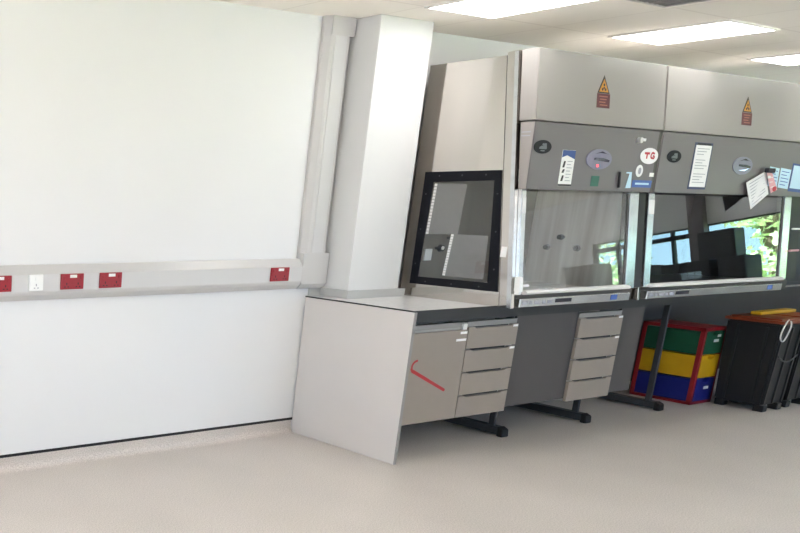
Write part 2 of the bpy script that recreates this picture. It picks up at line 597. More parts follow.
def socket(x0, x1, red, label):
    z0, z1 = 1.006, 1.090
    t = thing('wall_socket', label, 'socket', ((x0 + x1) / 2, 0.0585, z0), 'sockets along the trunking')
    c = 'red' if red else 'white_plastic'
    b = MB()
    b.box(x0, x1, 0.0586, 0.068, z0, z1, bevel=0.003)
    b.build('faceplate', c, t)
    n = 2 if red else 1
    w = (x1 - x0) / n
    for k in range(n):
        cx = x0 + w * (k + .5)
        s = MB()
        s.box(cx - .008 - .018 * (1 if n == 2 and k == 0 else -1 if n == 2 else 0), cx + .008 - .018 * (1 if n == 2 and k == 0 else -1 if n == 2 else 0),
              0.0679, 0.0715, z1 - .032, z1 - .012, bevel=0.001)
        s.build('switch', c, t)
        h = MB()
        for dx, dz, ww, hh in ((0, .030, .003, .006), (-.0105, .014, .005, .0025), (.0105, .014, .005, .0025)):
            h.box(cx + dx - ww, cx + dx + ww, 0.0679, 0.0684, z0 + dz - hh, z0 + dz + hh)
        h.build('pin_holes', 'dark_hole' if red else 'ink', t)
    if red:
        l = MB()
        m_ = (x0 + x1) / 2 + .005
        l.box(m_ - .022, m_ + .022, 0.0679, 0.0688, z1 - .022, z1 - .006)
        l.build('label_sticker', 'paper', t)


socket(-2.350, -2.203, True, 'red double socket at the far left end of the trunking, left of the white one')
socket(-2.098, -2.012, False, 'single white socket between two red sockets on the trunking')
socket(-1.902, -1.757, True, 'red double socket immediately to the right of the white socket')
socket(-1.652, -1.505, True, 'red double socket second to the right of the white socket')
socket(-0.396, -0.246, True, 'red double socket alone near the corner and the white column')

# ---------------------------------------------------------------- ceiling lights and vent
LX0, LX1 = TX0, TX0 + TILE_X
lt = thing('ceiling_light', 'square ceiling light panel above the white column, nearest to the left', 'light',
           ((LX0 + LX1) / 2, TY0 + TILE_Y / 2, CEIL - .012), 'ceiling light panels')
o = Vector((LX0, TY0, 0))
mb = MB()
a, b, y0, y1 = LX0, LX1, TY0, TY0 + TILE_Y
mb.ring_plate([(a, y0, CEIL - .012), (b, y0, CEIL - .012), (b, y1, CEIL - .012), (a, y1, CEIL - .012)],
              [(a + .015, y0 + .015, CEIL - .012), (b - .015, y0 + .015, CEIL - .012), (b - .015, y1 - .015, CEIL - .012),
               (a + .015, y1 - .015, CEIL - .012)], (0, 0, .0115))
mb.build('frame', 'lamp_frame', lt)
mb = MB()
mb.box(a + .0152, b - .0152, y0 + .0152, y1 - .0152, CEIL - .010, CEIL - .002)
mb.build('diffuser', 'lamp', lt)
cx0, cy0 = (LX0 + LX1) / 2, TY0 + TILE_Y / 2
l2 = copy_tree(lt, (cx0 + 3 * TILE_X, cy0, CEIL - .012))
l2['label'] = 'square ceiling light panel above the right half of the first cabinet, middle one in view'
l3 = copy_tree(lt, (cx0 + 6 * TILE_X, cy0, CEIL - .012))
l3['label'] = 'square ceiling light panel above the second cabinet, cut by the right edge'
for i, j in ((-9, 3), (-9, 6), (-6, 3), (-6, 6), (-3, 3), (-3, 6), (0, 6), (12, 3)):  # unseen panels; the one near the end wall is added to brighten it
    if True:
        c = copy_tree(lt, (cx0 + i * TILE_X, cy0 + j * TILE_Y, CEIL - .012))
        c['label'] = 'unseen square ceiling light panel further out over the open floor of the room'
        c['group'] = 'ceiling light panels over the open floor'

vt = thing('ceiling_vent', 'square slatted air vent in the ceiling at the top edge', 'vent', (0.96, 1.36, CEIL - .012))
vx0, vx1, vy0, vy1 = 0.735, 1.185, 1.110, 1.62
mb = MB()
z = CEIL - .012
mb.ring_plate([(vx0, vy0, z), (vx1, vy0, z), (vx1, vy1, z), (vx0, vy1, z)],
              [(vx0 + .02, vy0 + .012, z), (vx1 - .012, vy0 + .012, z), (vx1 - .012, vy1 - .02, z), (vx0 + .02, vy1 - .02, z)],
              (0, 0, .0115))
mb.build('frame', 'vent', vt)
mb = MB()
mb.box(vx0 + .02, vx1 - .012, vy0 + .012, vy1 - .02, CEIL - .003, CEIL - .001)
mb.build('duct', 'vent_dark', vt)
mb = MB()
n = 9
for k in range(n):
    xx = vx0 + .04 + (vx1 - vx0 - .07) * k / (n - 1)
    mb.hexa([(xx - .006, vy0 + .013, z), (xx - .001, vy0 + .013, z), (xx - .001, vy1 - .021, z), (xx - .006, vy1 - .021, z)],
            [(xx + .002, vy0 + .013, z + .009), (xx + .007, vy0 + .013, z + .009), (xx + .007, vy1 - .021, z + .009),
             (xx + .002, vy1 - .021, z + .009)])
mb.build('slats', 'vent', vt)

# ---------------------------------------------------------------- lab bench
BX1 = 7.2
bench = thing('lab_bench', 'long lab bench with black edged pale worktop and grey end panel', 'bench', (0, 0.4, 0))
mb = MB()
mb.box(0.004, BX1, 0.008, D - .008, H - .030, H)
mb.box(-.019, 0.004, 0.008, D - .008, H - .0085, H)
mb.build('worktop', 'worktop', bench)
mb = MB()
mb.box(-0.021, -.019, 0.008, D, H - .0085, H + .0003)
mb.box(0.004, BX1, D - .008, D, H - .030, H + .0003)
mb.box(-0.021, 0.004, D - .008, D, H - .0085, H + .0003)
mb.build('worktop_edge', 'worktop_edge', bench)
# end panel with rounded notch over the coved floor
pts = [(-.019, D - .001, 0.002), (-.019, D - .001, H - .009), (-.019, 0.0105, H - .009), (-.019, 0.0105, 0.022)]
for k in range(6):
    a = k / 5 * PI / 2
    pts.append((-.019, 0.0105 + 0.020 - .020 * math.cos(a), 0.022 - .020 * math.sin(a)))
mb = MB()
mb.poly_prism(pts, (0.0225, 0, 0))
mb.build('end_panel', 'laminate', bench)
mb = MB()
mb.box(-.019, 0.0035, D - .0009, D + .0005, 0.002, H - .009)
mb.build('edging_strip', 'laminate_edge', bench)
mb = MB()
mb.box(0.004, BX1, D - .022, D - .010, H - .074, H - .0305)
mb.build('front_rail', 'worktop_edge', bench)
mb = MB()
mb.box(0.989, 1.631, 0.722, 0.735, 0.244, H - .071)
mb.build('filler_panel', 'back_panel', bench)
mb = MB()
mb.box(2.119, 2.395, 0.722, 0.735, 0.238, H - .071)
mb.build('filler_panel', 'back_panel', bench)
mb = MB()
mb.box(0.004, BX1, 0.185, 0.200, 0.10, H - .031)
mb.build('shade_panel', 'shade_panel', bench)  # dark sheet put in for the shade behind the open space
for fx in (1.20, 2.13, 3.06, 5.60):
    mb = MB()
    mb.box(fx, fx + .022, 0.540, 0.578, 0.06, H - .031, bevel=.003)
    leg = mb.build('leg', 'frame_steel', bench)
    mb = MB()
    mb.box(fx - .02, fx + .045, 0.10, 0.625, 0.012, 0.062, bevel=.005)
    mb.build('foot_bar', 'frame_steel', leg)
    mb = MB()
    mb.hexa([(fx - .022, .615, 0.0), (fx + .047, .615, 0.0), (fx + .047, .655, 0.0), (fx - .022, .655, 0.0)],
            [(fx - .022, .615, 0.066), (fx + .047, .615, 0.066), (fx + .047, .650, 0.050), (fx - .022, .650, 0.050)], bevel=.004)
    mb.build('foot_cap', 'foot_cap', leg)

# ---------------------------------------------------------------- under-bench units
FY = 0.752
UZ0, UZ1 = 0.225, 0.808


def carcass(t, x0, x1):
    b = MB()
    b.box(x0, x1, 0.235, FY - .022, UZ0, UZ1 - .030)
    b.box(x0 + .03, x1 - .03, 0.40, 0.62, UZ1 - .030, H - .0302)
    b.build('body', 'unit_body', t)
    b = MB()
    b.box(x0 + .002, x1 - .002, FY - .040, FY - .012, UZ1 - .0295, UZ1)
    b.build('top_rail', 'rail', t)


cup = thing('cupboard', 'beige one-door cupboard under the bench, beside the end panel, with red tape', 'cupboard', (0.28, 0.55, UZ0))
carcass(cup, 0.006, 0.512)
mb = MB()
mb.box(0.009, 0.510, FY - .020, FY, UZ0, 0.764, bevel=.002)
door = mb.build('door', 'unit', cup)
mb = MB()
fy = lambda z: FY + .0002
p_ = [(0.045, 0.560), (0.058, 0.540), (0.368, 0.402), (0.378, 0.408), (0.376, 0.418), (0.072, 0.556)]
mb.poly_prism([(x, FY + .0003, z) for x, z in p_], (0, .0012, 0))
arc = []
for k in range(9):
    a = PI * (0.5 + 0.5 * k / 8)
    arc.append((0.100 + 0.050 * math.cos(a), 0.570 + 0.042 * math.sin(a)))
inn = []
for k in range(9):
    a = PI * (1.0 - 0.5 * k / 8)
    inn.append((0.100 + 0.037 * math.cos(a), 0.570 + 0.030 * math.sin(a)))
mb.poly_prism([(x, FY + .0003, z) for x, z in arc + [(0.0505, 0.552), (0.066, 0.552)] + inn], (0, .0010, 0))
mb.build('tape_strip', 'tape', door, label='red tape hook stuck on the door')
for zc in (0.748, 0.706):
    plate(rect(0.445 - (.0 if zc > .73 else .03), 0.505, zc - .007, zc + .007), fy, .001).build('label_sticker', 'paper', door,
                                                                       label='white paper label strip')
mb = MB()
mb.box(0.462, 0.500, FY - .011, FY - .001, 0.766, 0.800)
mb.build('latch', 'alu', cup)


def drawer_unit(x0, x1, label):
    t = thing('drawer_unit', label, 'drawers', ((x0 + x1) / 2, 0.55, UZ0), 'four-drawer units under the bench')
    carcass(t, x0, x1)
    zs = [UZ0, 0.365, 0.507, 0.648, 0.777]
    for k in range(4):
        z0, z1 = zs[k], zs[k + 1] - .008
        if k == 3:
            z1 = zs[4]
        # front slab whose upper edge is cut away along the middle as a finger pull
        xa, xb = x0 + .002, x1 - .002
        w = xb - xa
        c0_, c1_ = xa + .12 * w, xa + .88 * w
        n_ = 0.008
        f = MB()
        prof = [(xa, z0), (xb, z0), (xb, z1), (c1_, z1), (c1_ - .01, z1 - n_), (c0_ + .01, z1 - n_), (c0_, z1), (xa, z1)]
        f.poly_prism([(x, FY - .020, z) for x, z in prof], (0, .020, 0))
        d = f.build('drawer', 'unit', t)
        h = MB()
        h.box(c0_ + .012, c1_ - .012, FY - .0215, FY - .0205, z1 - n_ + .0005, z1 + .006)
        h.build('finger_pull', 'dark_hole', d)
        if k in (2, 3):
            plate(rect(xb - .050, xb - .004, z1 - .016, z1 - .003), fy, .001).build('label_sticker', 'paper', d,
                                                                                  label='small white label at the corner')
    return t


drawer_unit(0.514, 0.988, 'beige four-drawer unit under the bench next to the red taped cupboard')
drawer_unit(1.632, 2.118, 'beige four-drawer unit under the bench further right, standing alone between two feet')


# ---------------------------------------------------------------- safety cabinets
def lerp(a, b, t):
    return a + (b - a) * t


def steel_front(z):      # slanted front edge of the steel shell
    return 0.829 - (z - 0.902) * (0.829 - 0.644) / (2.305 - 0.902)


def sash_y(z):           # slanted glass
    return 0.812 + (1.572 - z) * 0.1263


def cover_y(z):          # white upper cover
    return 0.810 + (2.330 - z) * (0.047 / 0.384)


def panel_y(z):          # grey control panel
    return 0.857 + (1.944 - z) * (0.009 / 0.371)


YB = 0.165
ZB, ZT = 0.902, 2.31


def cabinet(x0, x1, gx0, gx1, label, window):
    t = thing('safety_cabinet', label, 'cabinet', ((x0 + x1) / 2, 0.45, ZB), 'biological safety cabinets on the bench')
    th = 0.018
    inner = 'steel_in' if window else 'steel_shade'
    # left side: steel sheet with the window opening
    outer = [(YB, ZB), (steel_front(ZB), ZB), (steel_front(ZT), ZT), (YB, ZT)]
    if window:
        wo = [(0.262, 1.005), (0.765, 1.010), (0.695, 1.650), (0.266, 1.645)]
        mb = MB()
        mb.ring_plate([(x0, y, z) for y, z in outer], [(x0, y, z) for y, z in wo], (th, 0, 0))
        mb.build('side_panel', 'steel', t)
        fo = [(0.231, 0.983), (0.803, 0.987), (0.712, 1.680), (0.234, 1.675)]
        fi = [(0.281, 1.030), (0.735, 1.035), (0.680, 1.622), (0.296, 1.614)]
        mb = MB()
        mb.ring_plate([(x0 - .006, y, z) for y, z in fo], [(x0 - .006, y, z) for y, z in fi], (0.0058, 0, 0))
        fr = mb.build('window_frame', 'gasket', t)
        for k in range(4):
            p, q = fo[k], fo[(k + 1) % 4]
            r, s = fi[k], fi[(k + 1) % 4]
            nn = 3
            for i in range(nn):
                u = (i + .5) / nn
                cy_ = lerp(lerp(p[0], q[0], u), lerp(r[0], s[0], u), .42)
                cz_ = lerp(lerp(p[1], q[1], u), lerp(r[1], s[1], u), .42)
                mb = MB()
                mb.cyl((x0 - .0075, cy_, cz_), (x0 - .006, cy_, cz_), .0045, seg=10)
                mb.build('screw', 'frame_steel', fr)
        mb = MB()
        mb.poly_prism([(x0 - .001, y, z) for y, z in [(0.270, 1.018), (0.750, 1.022), (0.688, 1.635), (0.284, 1.628)]], (0.005, 0, 0))
        mb.build('pane', 'glass', fr)
    else:
        mb = MB()
        mb.poly_prism([(x0, y, z) for y, z in outer], (th, 0, 0))
        mb.build('side_panel', 'steel', t)
    mb = MB()
    mb.poly_prism([(x1 - th, y, z) for y, z in outer], (th, 0, 0))
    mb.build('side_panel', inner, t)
    # slanted front flange of the shell, left side
    pr = .012 if window else -.001
    mb = MB()
    mb.hexa([(x0 - pr, steel_front(ZB) + .0005, ZB), (x0 + .02, steel_front(ZB) + .0005, ZB),
             (x0 + .02, steel_front(ZB) + .070, ZB), (x0 - pr, steel_front(ZB) + .070, ZB)],
            [(x0 - pr, steel_front(ZT) + .0005, ZT + .015), (x0 + .02, steel_front(ZT) + .0005, ZT + .015),
             (x0 + .02, steel_front(ZT) + .066, ZT + .02), (x0 - pr, steel_front(ZT) + .066, ZT + .02)], bevel=.003)
    fl = mb.build('front_flange', 'steel', t)
    if window:
        mb = MB()
        mb.hexa([(x0 - .003, steel_front(ZB) - .007, ZB), (x0 + .001, steel_front(ZB) - .007, ZB), (x0 + .001, steel_front(ZB) - .0005, ZB), (x0 - .003, steel_front(ZB) - .0005, ZB)],
                [(x0 - .003, steel_front(ZT) - .007, ZT), (x0 + .001, steel_front(ZT) - .007, ZT), (x0 + .001, steel_front(ZT) - .0005, ZT), (x0 - .003, steel_front(ZT) - .0005, ZT)])
        mb.build('flange_seam', 'seam', t)
        mb = MB()
        mb.hexa([(x0 - .016, steel_front(ZB) + .046, ZB), (x0 - .0125, steel_front(ZB) + .046, ZB), (x0 - .0125, steel_front(ZB) + .070, ZB), (x0 - .016, steel_front(ZB) + .070, ZB)],
                [(x0 - .016, steel_front(ZT) + .044, ZT + .015), (x0 - .0125, steel_front(ZT) + .044, ZT + .015), (x0 - .0125, steel_front(ZT) + .066, ZT + .015), (x0 - .016, steel_front(ZT) + .066, ZT + .015)])
        mb.build('flange_edge', 'steel_bright', fl)
    if window:
        yy = steel_front(1.28)
        mb = MB()
        mb.box(x0 - .0135, x0 - .0122, yy + .010, yy + .044, 1.19, 1.25)
        lb = mb.build('label_sticker', 'paper', fl)
    # back, top, work tray, inner ceiling
    mb = MB()
    mb.box(x0 + th, x1 - th, YB, YB + .012, ZB, ZT)
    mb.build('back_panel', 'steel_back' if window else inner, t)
    mb = MB()
    mb.profile([(YB + .012, ZT - .015), (steel_front(ZT - .015), ZT - .015), (steel_front(ZT), ZT), (YB + .012, ZT)], x0 + th, x1 - th)
    mb.build('top_panel', 'steel', t)
    mb = MB()
    mb.profile([(YB + .0125, .945), (0.80, .945), (0.80, .958), (YB + .0125, .958)], x0 + th, x1 - th)
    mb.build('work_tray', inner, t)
    mb = MB()
    mb.profile([(YB + .0125, 1.70), (0.70, 1.62), (0.70, 1.64), (YB + .0125, 1.72)], x0 + th, x1 - th)
    mb.build('inner_ceiling', inner, t)
    # white upper cover and grey control panel
    mb = MB()
    mb.profile([(steel_front(1.946) + .071, 1.947), (cover_y(1.947), 1.947), (cover_y(2.330), 2.330),
                (steel_front(2.30) + .071, 2.330)], x0, x1, bevel=.004)
    mb.build('upper_cover', 'cover_white', t)
    mb = MB()
    mb.profile([(0.775, 1.940), (panel_y(1.940), 1.940), (panel_y(1.574), 1.574), (0.822, 1.574)], x0, x1 - .036, bevel=.003)
    cp = mb.build('control_panel', 'control_grey', t)
    mb = MB()
    mb.profile([(0.775, 1.940), (panel_y(1.940) - .006, 1.940), (panel_y(1.574) - .006, 1.574), (0.822, 1.574)], x1 - .0358, x1)
    mb.build('dark_seam', 'seam', t)
    mb = MB()
    mb.profile([(0.776, 1.939), (panel_y(1.939) - .003, 1.939), (panel_y(1.576) - .003, 1.576), (0.823, 1.576)], x0 - .002, x0 - .0002)
    mb.build('end_cheek', 'cheek', cp, label='pale end cheek')
    mb = MB()
    for zz in (1.885, 1.865):
        mb.box(x0 - .0026, x0 - .0021, 0.790, 0.840, zz - .003, zz + .003)
    mb.build('vent_slots', 'ink', cp)
    # steel posts beside the glass
    z0, z1 = 0.985, 1.573

    def post(a, b, mname, back=.004, front=.018):
        p = MB()
        p.hexa([(a, sash_y(z0) - .03, z0), (b, sash_y(z0) - .03, z0), (b, sash_y(z0) + front, z0), (a, sash_y(z0) + front, z0)],
               [(a, sash_y(z1) - .03, z1), (b, sash_y(z1) - .03, z1), (b, sash_y(z1) + front, z1), (a, sash_y(z1) + front, z1)], bevel=.002)
        return p.build('post', mname, t)
    post(x0 + .0205, gx0, 'steel_bright', front=.02)
    lp_ = MB()
    zz0, zz1 = 1.44, 1.53
    lp_.poly_prism([(x0 + .024, sash_y(zz0) + .0215, zz0), (gx0 - .004, sash_y(zz0) + .0215, zz0), (gx0 - .004, sash_y(zz1) + .0215, zz1), (x0 + .024, sash_y(zz1) + .0215, zz1)], (0, .001, 0))
    lp_.build('label_sticker', 'paper', t, label='white label on the left post')
    post(gx1, min(gx1 + .095, x1 - .002), 'steel_bright')
    if gx1 + .1 < x1 - .03:
        post(gx1 + .0955, x1, 'black_plastic')
    # glass sash and its handle
    mb = MB()
    mb.hexa([(gx0 + .001, sash_y(z0), z0), (gx1 - .001, sash_y(z0), z0), (gx1 - .001, sash_y(z0) + .006, z0), (gx0 + .001, sash_y(z0) + .006, z0)],
            [(gx0 + .001, sash_y(z1), z1), (gx1 - .001, sash_y(z1), z1), (gx1 - .001, sash_y(z1) + .006, z1), (gx0 + .001, sash_y(z1) + .006, z1)])
    sash = mb.build('sash', 'glass', t)
    mb = MB()
    mb.profile([(0.893, 0.984), (0.910, 0.980), (0.928, 0.984), (0.931, 0.994), (0.921, 1.003), (0.895, 1.006)], gx0 + .004, gx1 + .008)
    mb.build('handle', 'handle_alu', sash, smooth=True)
    mb = MB()
    mb.box(gx1 - .012, gx1 - .002, sash_y(z0) + .0062, sash_y(z0) + .010, 1.005, 1.006)
    mb.hexa([(gx1 - .014, sash_y(1.006) + .0062, 1.006), (gx1 - .001, sash_y(1.006) + .0062, 1.006),
             (gx1 - .001, sash_y(1.006) + .010, 1.006), (gx1 - .014, sash_y(1.006) + .010, 1.006)],
            [(gx1 - .014, sash_y(z1 - .01) + .0062, z1 - .01), (gx1 - .001, sash_y(z1 - .01) + .0062, z1 - .01),
             (gx1 - .001, sash_y(z1 - .01) + .010, z1 - .01), (gx1 - .014, sash_y(z1 - .01) + .010, z1 - .01)])
    mb.build('edge_trim', 'seam', sash)
    # base strip
    mb = MB()
    mb.box(x0 + .022, x1 - .004, 0.801, 0.862, ZB + .002, .968)
    mb.build('front_sill', 'seam', t)
    mb = MB()
    mb.box(gx0 - .002, gx1 + .072, 0.8625, 0.902, ZB + .003, .954, bevel=.003)
    bs = mb.build('base_strip', 'steel_bright', t)
    fb = lambda z: .9022
    mb = MB()
    xx = gx0 + .02
    for w_ in (.05, .03, .06, .03, .05):
        mb.poly_prism([(xx, .9022, .920), (xx + w_, .9022, .920), (xx + w_, .9022, .940), (xx, .9022, .940)], (0, .001, 0))
        xx += w_ + .018
    mb.build('printed_mark', 'ink', bs)
    mb = MB()
    mb.poly_prism([(gx0 + .34, .9022, .922), (gx0 + .50, .9022, .922), (gx0 + .50, .9022, .944), (gx0 + .34, .9022, .944)], (0, .001, 0))
    mb.build('label_sticker', 'ink_dark', bs)
    mb = MB()
    mb.poly_prism([(gx1 - .14, .9022, .916), (gx1 - .07, .9022, .916), (gx1 - .07, .9022, .948), (gx1 - .14, .9022, .948)], (0, .001, 0))
    mb.build('label_sticker', 'blue_label', bs)
    return t, cp, sash


def warning_sign(t, cx, zt):
    """yellow triangle over a dark red text plate, on the white cover"""
    zb, zr = zt - .100, zt - .182
    wt = .060
    s = plate([(cx - wt, zb), (cx + wt, zb), (cx, zt)], cover_y, .0012, .0003).build('warning_sign', 'sign_black', t,
                                                                            label='yellow warning triangle over a dark red plate')
    plate([(cx - wt + .013, zb + .007), (cx + wt - .013, zb + .007), (cx, zt - .020)], cover_y, .0006, .0017).build('yellow_field', 'sign_yellow', s)
    mb = MB()
    zc = zb + .030
    mb.poly_prism([(x, cover_y(z) + .0025, z) for x, z in oval(cx, zc, .007, .007, 12)], (0, .0005, 0))
    for k in range(3):
        a = PI / 2 + k * 2 * PI / 3
        ox, oz = cx + .017 * math.cos(a), zc + .017 * math.sin(a)
        mb.poly_prism([(x, cover_y(z) + .0025, z) for x, z in oval(ox, oz, .008, .008, 12)], (0, .0005, 0))
    mb.build('symbol', 'sign_black', s)
    plate(rect(cx - wt - .002, cx + wt + .006, zr, zb - .002), cover_y, .0012, .0003).build('text_plate', 'sign_red', s)
    mb = MB()
    for k in range(4):
        z_ = zb - .018 - k * .016
        mb.poly_prism([(cx - .042 + .008 * (k % 2), cover_y(z_) + .0017, z_ - .003), (cx + .042 - .01 * (k % 3), cover_y(z_) + .0017, z_ - .003),
                       (cx + .042 - .01 * (k % 3), cover_y(z_) + .0017, z_ + .003), (cx - .042 + .008 * (k % 2), cover_y(z_) + .0017, z_ + .003)], (0, .0004, 0))
    mb.build('text_lines', 'sign_line', s)


def badge(cp, cx, cz):
    b_ = plate(oval(cx, cz, .080, .037), panel_y, .003, .0003).build('badge', 'badge', cp, label='dark oval maker badge')
    mb = MB()
    mb.poly_prism([(x, panel_y(z) + .0034, z) for x, z in [(cx - .032, cz - .012), (cx + .034, cz - .012), (cx + .036, cz - .004), (cx + .030, cz + .020),
                                                       (cx + .012, cz + .020), (cx + .008, cz + .004), (cx - .012, cz + .006), (cx - .032, cz - .002)]], (0, .0006, 0))
    mb.poly_prism([(x, panel_y(z) + .0034, z) for x, z in oval(cx + .002, cz + .013, .010, .007, 12)], (0, .0006, 0))
    mb.poly_prism([(x, panel_y(z) + .0034, z) for x, z in rect(cx - .018, cx + .020, cz - .024, cz - .018)], (0, .0006, 0))
    mb.build('emblem', 'badge_grey', b_)


def display(cp, cx, cz, led):
    d = plate(oval(cx, cz, .128, .058), panel_y, .004, .0003).build('display', 'display', cp, label='oval purple grey control display')
    s = [(cx - .055, cz - .004), (cx + .100, cz - .014), (cx + .105, cz - .002), (cx + .040, cz + .008), (cx - .050, cz + .008)]
    plate(s, panel_y, .0008, .0044).build('screen', 'display_dark', d)
    s = [(cx - .05, cz + .030), (cx + .02, cz + .046), (cx + .09, cz + .028), (cx + .06, cz + .034), (cx, cz + .036)]
    plate(s, panel_y, .0008, .0044).build('marking', 'display_dark', d)
    if led == 'red':
        plate(oval(cx - .012, cz - .037, .010, .007, 14), panel_y, .002, .0044).build('indicator_light', 'led', d, label='glowing red indicator light')
    else:
        plate([(cx - .05, cz - .030), (cx + .03, cz - .024), (cx + .09, cz - .014), (cx + .03, cz - .034)], panel_y, .0012, .0044).build('lit_screen', 'led_white', d,
                                                                                                        label='lit pale screen strip')


HX0, HX1 = 0.650, 1.936
cab1, cp1, sash1 = cabinet(HX0, HX1, 0.712, 1.765, 'first steel safety cabinet with black framed side window, beside the column', True)
JX0, JX1 = 1.946, 3.98
cab2, cp2, sash2 = cabinet(JX0, JX1, 2.035, 3.735, 'wider safety cabinet on the right with papers on its grey panel and bright reflections', False)

warning_sign(cab1, 1.276, 2.226)
warning_sign(cab2, 2.925, 2.206)
badge(cp1, 0.742, 1.806)
badge(cp2, 2.103, 1.797)
display(cp1, 1.300, 1.755, 'red')
display(cp2, 2.958, 1.764, 'white')

# stickers on the first cabinet
lb = plate(rect(0.937, 1.062, 1.596, 1.797), panel_y, .0010, .0003).build('label_sticker', 'paper', cp1, label='white label with dark blue top and dark marks')
plate([(0.938, 1.755), (0.985, 1.768), (1.061, 1.748), (1.061, 1.796), (0.938, 1.796)], panel_y, .0005, .0014).build('blue_band', 'blue_print', lb)
plate(rect(0.936, 1.062, 1.5965, 1.607), panel_y, .0005, .0014).build('dark_foot', 'ink_dark', lb)
for z_, h_ in ((1.718, .018), (1.680, .010), (1.640, .016)):
    plate([(0.953, z_ - h_), (0.972, z_ - h_), (0.980, z_ + h_), (0.963, z_ + h_)], panel_y, .0005, .0014).build('pictogram', 'ink_dark', lb)
mb = MB()
for k in range(7):
    z_ = 1.735 - k * .018
    mb.poly_prism([(0.995, panel_y(z_) + .0014, z_ - .002), (1.045 - .012 * (k % 2), panel_y(z_) + .0014, z_ - .002),
                   (1.045 - .012 * (k % 2), panel_y(z_) + .0014, z_ + .002), (0.995, panel_y(z_) + .0014, z_ + .002)], (0, .0004, 0))
mb.build('text_lines', 'ink', lb)
plate(rect(1.255, 1.335, 1.600, 1.660), panel_y, .001, .0003).build('label_sticker', 'green_label', cp1, label='dark green rectangular label')
rs = plate(oval(1.826, 1.791, .098, .048), panel_y, .001, .0003).build('round_sticker', 'paper', cp1, label='round white sticker with red letters')
mb = MB()
q = .0014


def stroke(mb, pts, w, fyf, off):
    for (xa, za), (xb, zb) in zip(pts, pts[1:]):
        dx, dz = xb - xa, zb - za
        L = math.hypot(dx, dz)
        nx, nz = -dz / L * w / 2, dx / L * w / 2
        c = [(xa + nx, za + nz), (xb + nx, zb + nz), (xb - nx, zb - nz), (xa - nx, za - nz)]
        mb.poly_prism([(x, fyf(z) + off, z) for x, z in c], (0, .0005, 0))


stroke(mb, [(1.772, 1.806), (1.826, 1.806)], .013, panel_y, q)
stroke(mb, [(1.799, 1.806), (1.799, 1.774)], .014, panel_y, q)
stroke(mb, [(1.880, 1.806), (1.856, 1.812), (1.842, 1.798), (1.846, 1.780), (1.880, 1.778), (1.880, 1.792), (1.864, 1.792)], .011, panel_y, q)
mb.build('red_letters', 'ink_red', rs)
ov = plate(oval(1.745, 1.700, .038, .036), panel_y, .001, .0003).build('oval_sticker', 'paper', cp1, label='small white oval sticker')
plate(oval(1.747, 1.700, .016, .020, 16), panel_y, .0005, .0014).build('mark', 'ink', ov)
plate(rect(1.862, 1.910, 1.668, 1.692), panel_y, .001, .0003).build('label_sticker', 'paper', cp1, label='tiny white sticker')
bl = plate(rect(1.690, 1.900, 1.602, 1.645), panel_y, .001, .0003).build('label_sticker', 'blue_label', cp1, label='blue printed label')
plate(rect(1.720, 1.870, 1.618, 1.630), panel_y, .0005, .0014).build('text_lines', 'paper_blue', bl)
plate([(1.622, 1.595), (1.680, 1.597), (1.668, 1.692), (1.610, 1.690), (1.610, 1.682), (1.645, 1.682)], panel_y, .001, .0003).build(
    'label_sticker', 'paper_blue', cp1, label='pale blue paper strip')
mb = MB()
mb.cyl((1.676, panel_y(1.878), 1.878), (1.676, panel_y(1.878) + .022, 1.878), .017, seg=20)
k_ = mb.build('lock', 'alu', cp1, smooth=True, label='key lock')
mb = MB()
mb.box(1.672, 1.705, panel_y(1.878) + .0222, panel_y(1.878) + .030, 1.872, 1.888, bevel=.002)
mb.build('key', 'white_plastic', k_)
mb = MB()
mb.tube([(1.524, panel_y(1.69) + .009, 1.688), (1.538, panel_y(1.60) + .009, 1.597)], .007, 10)
tag(mb.build('marker_pen', 'ink_dark', smooth=True), 'thin dark pen clipped to the grey panel of the first cabinet', 'pen')
# things near the sash of the first cabinet
mb = MB()
mb.hexa([(0.632, 0.902, 1.000), (0.664, 0.902, 1.000), (0.664, 0.936, 1.000), (0.632, 0.936, 1.000)],
        [(0.632, 0.895, 1.085), (0.664, 0.895, 1.085), (0.664, 0.925, 1.085), (0.632, 0.925, 1.085)], bevel=.003)
mb.box(0.660, 0.715, 0.915, 0.935, 1.028, 1.044, bevel=.003)
mb.box(0.636, 0.658, 0.905, 0.930, 0.985, 1.001)
mb.build('sash_catch', 'white_plastic', cab1, label='white plastic sash catch')
# taps on the right inner wall, on the back wall, and a socket
for y_, z_ in ((0.319, 1.203), (0.398, 1.275), (0.512, 1.208)):
    mb = MB()
    mb.cyl((HX1 - .018, y_, z_), (HX1 - .050, y_, z_), .010, seg=14)
    mb.cyl((HX1 - .046, y_, z_), (HX1 - .068, y_, z_), .020, .016, seg=18)
    mb.build('tap', 'black_gloss', cab1, smooth=True)
for x_, z_ in ((1.033, 1.264), (0.927, 1.200)):
    mb = MB()
    mb.cyl((x_, YB + .012, z_), (x_, YB + .045, z_), .010, seg=14)
    mb.cyl((x_, YB + .042, z_), (x_, YB + .062, z_), .026, .022, seg=18)
    tp = mb.build('tap', 'black_gloss', cab1, smooth=True)
    mb = MB()
    mb.cyl((x_ - .004, YB + .0622, z_ + .003), (x_ - .004, YB + .068, z_ + .003), .012, seg=14)
    mb.build('cap', 'alu', tp, smooth=True)
mb = MB()
mb.box(0.815, 0.885, YB + .012, YB + .022, 1.120, 1.195, bevel=.002)
mb.build('inner_socket', 'alu', cab1)
mb = MB()
mb.box(1.36, 1.45, 0.62, 0.655, .9585, .975, bevel=.003)
tag(mb.build('small_block', 'white_plastic', smooth=False), 'small white block on the tray inside the first cabinet', 'block')

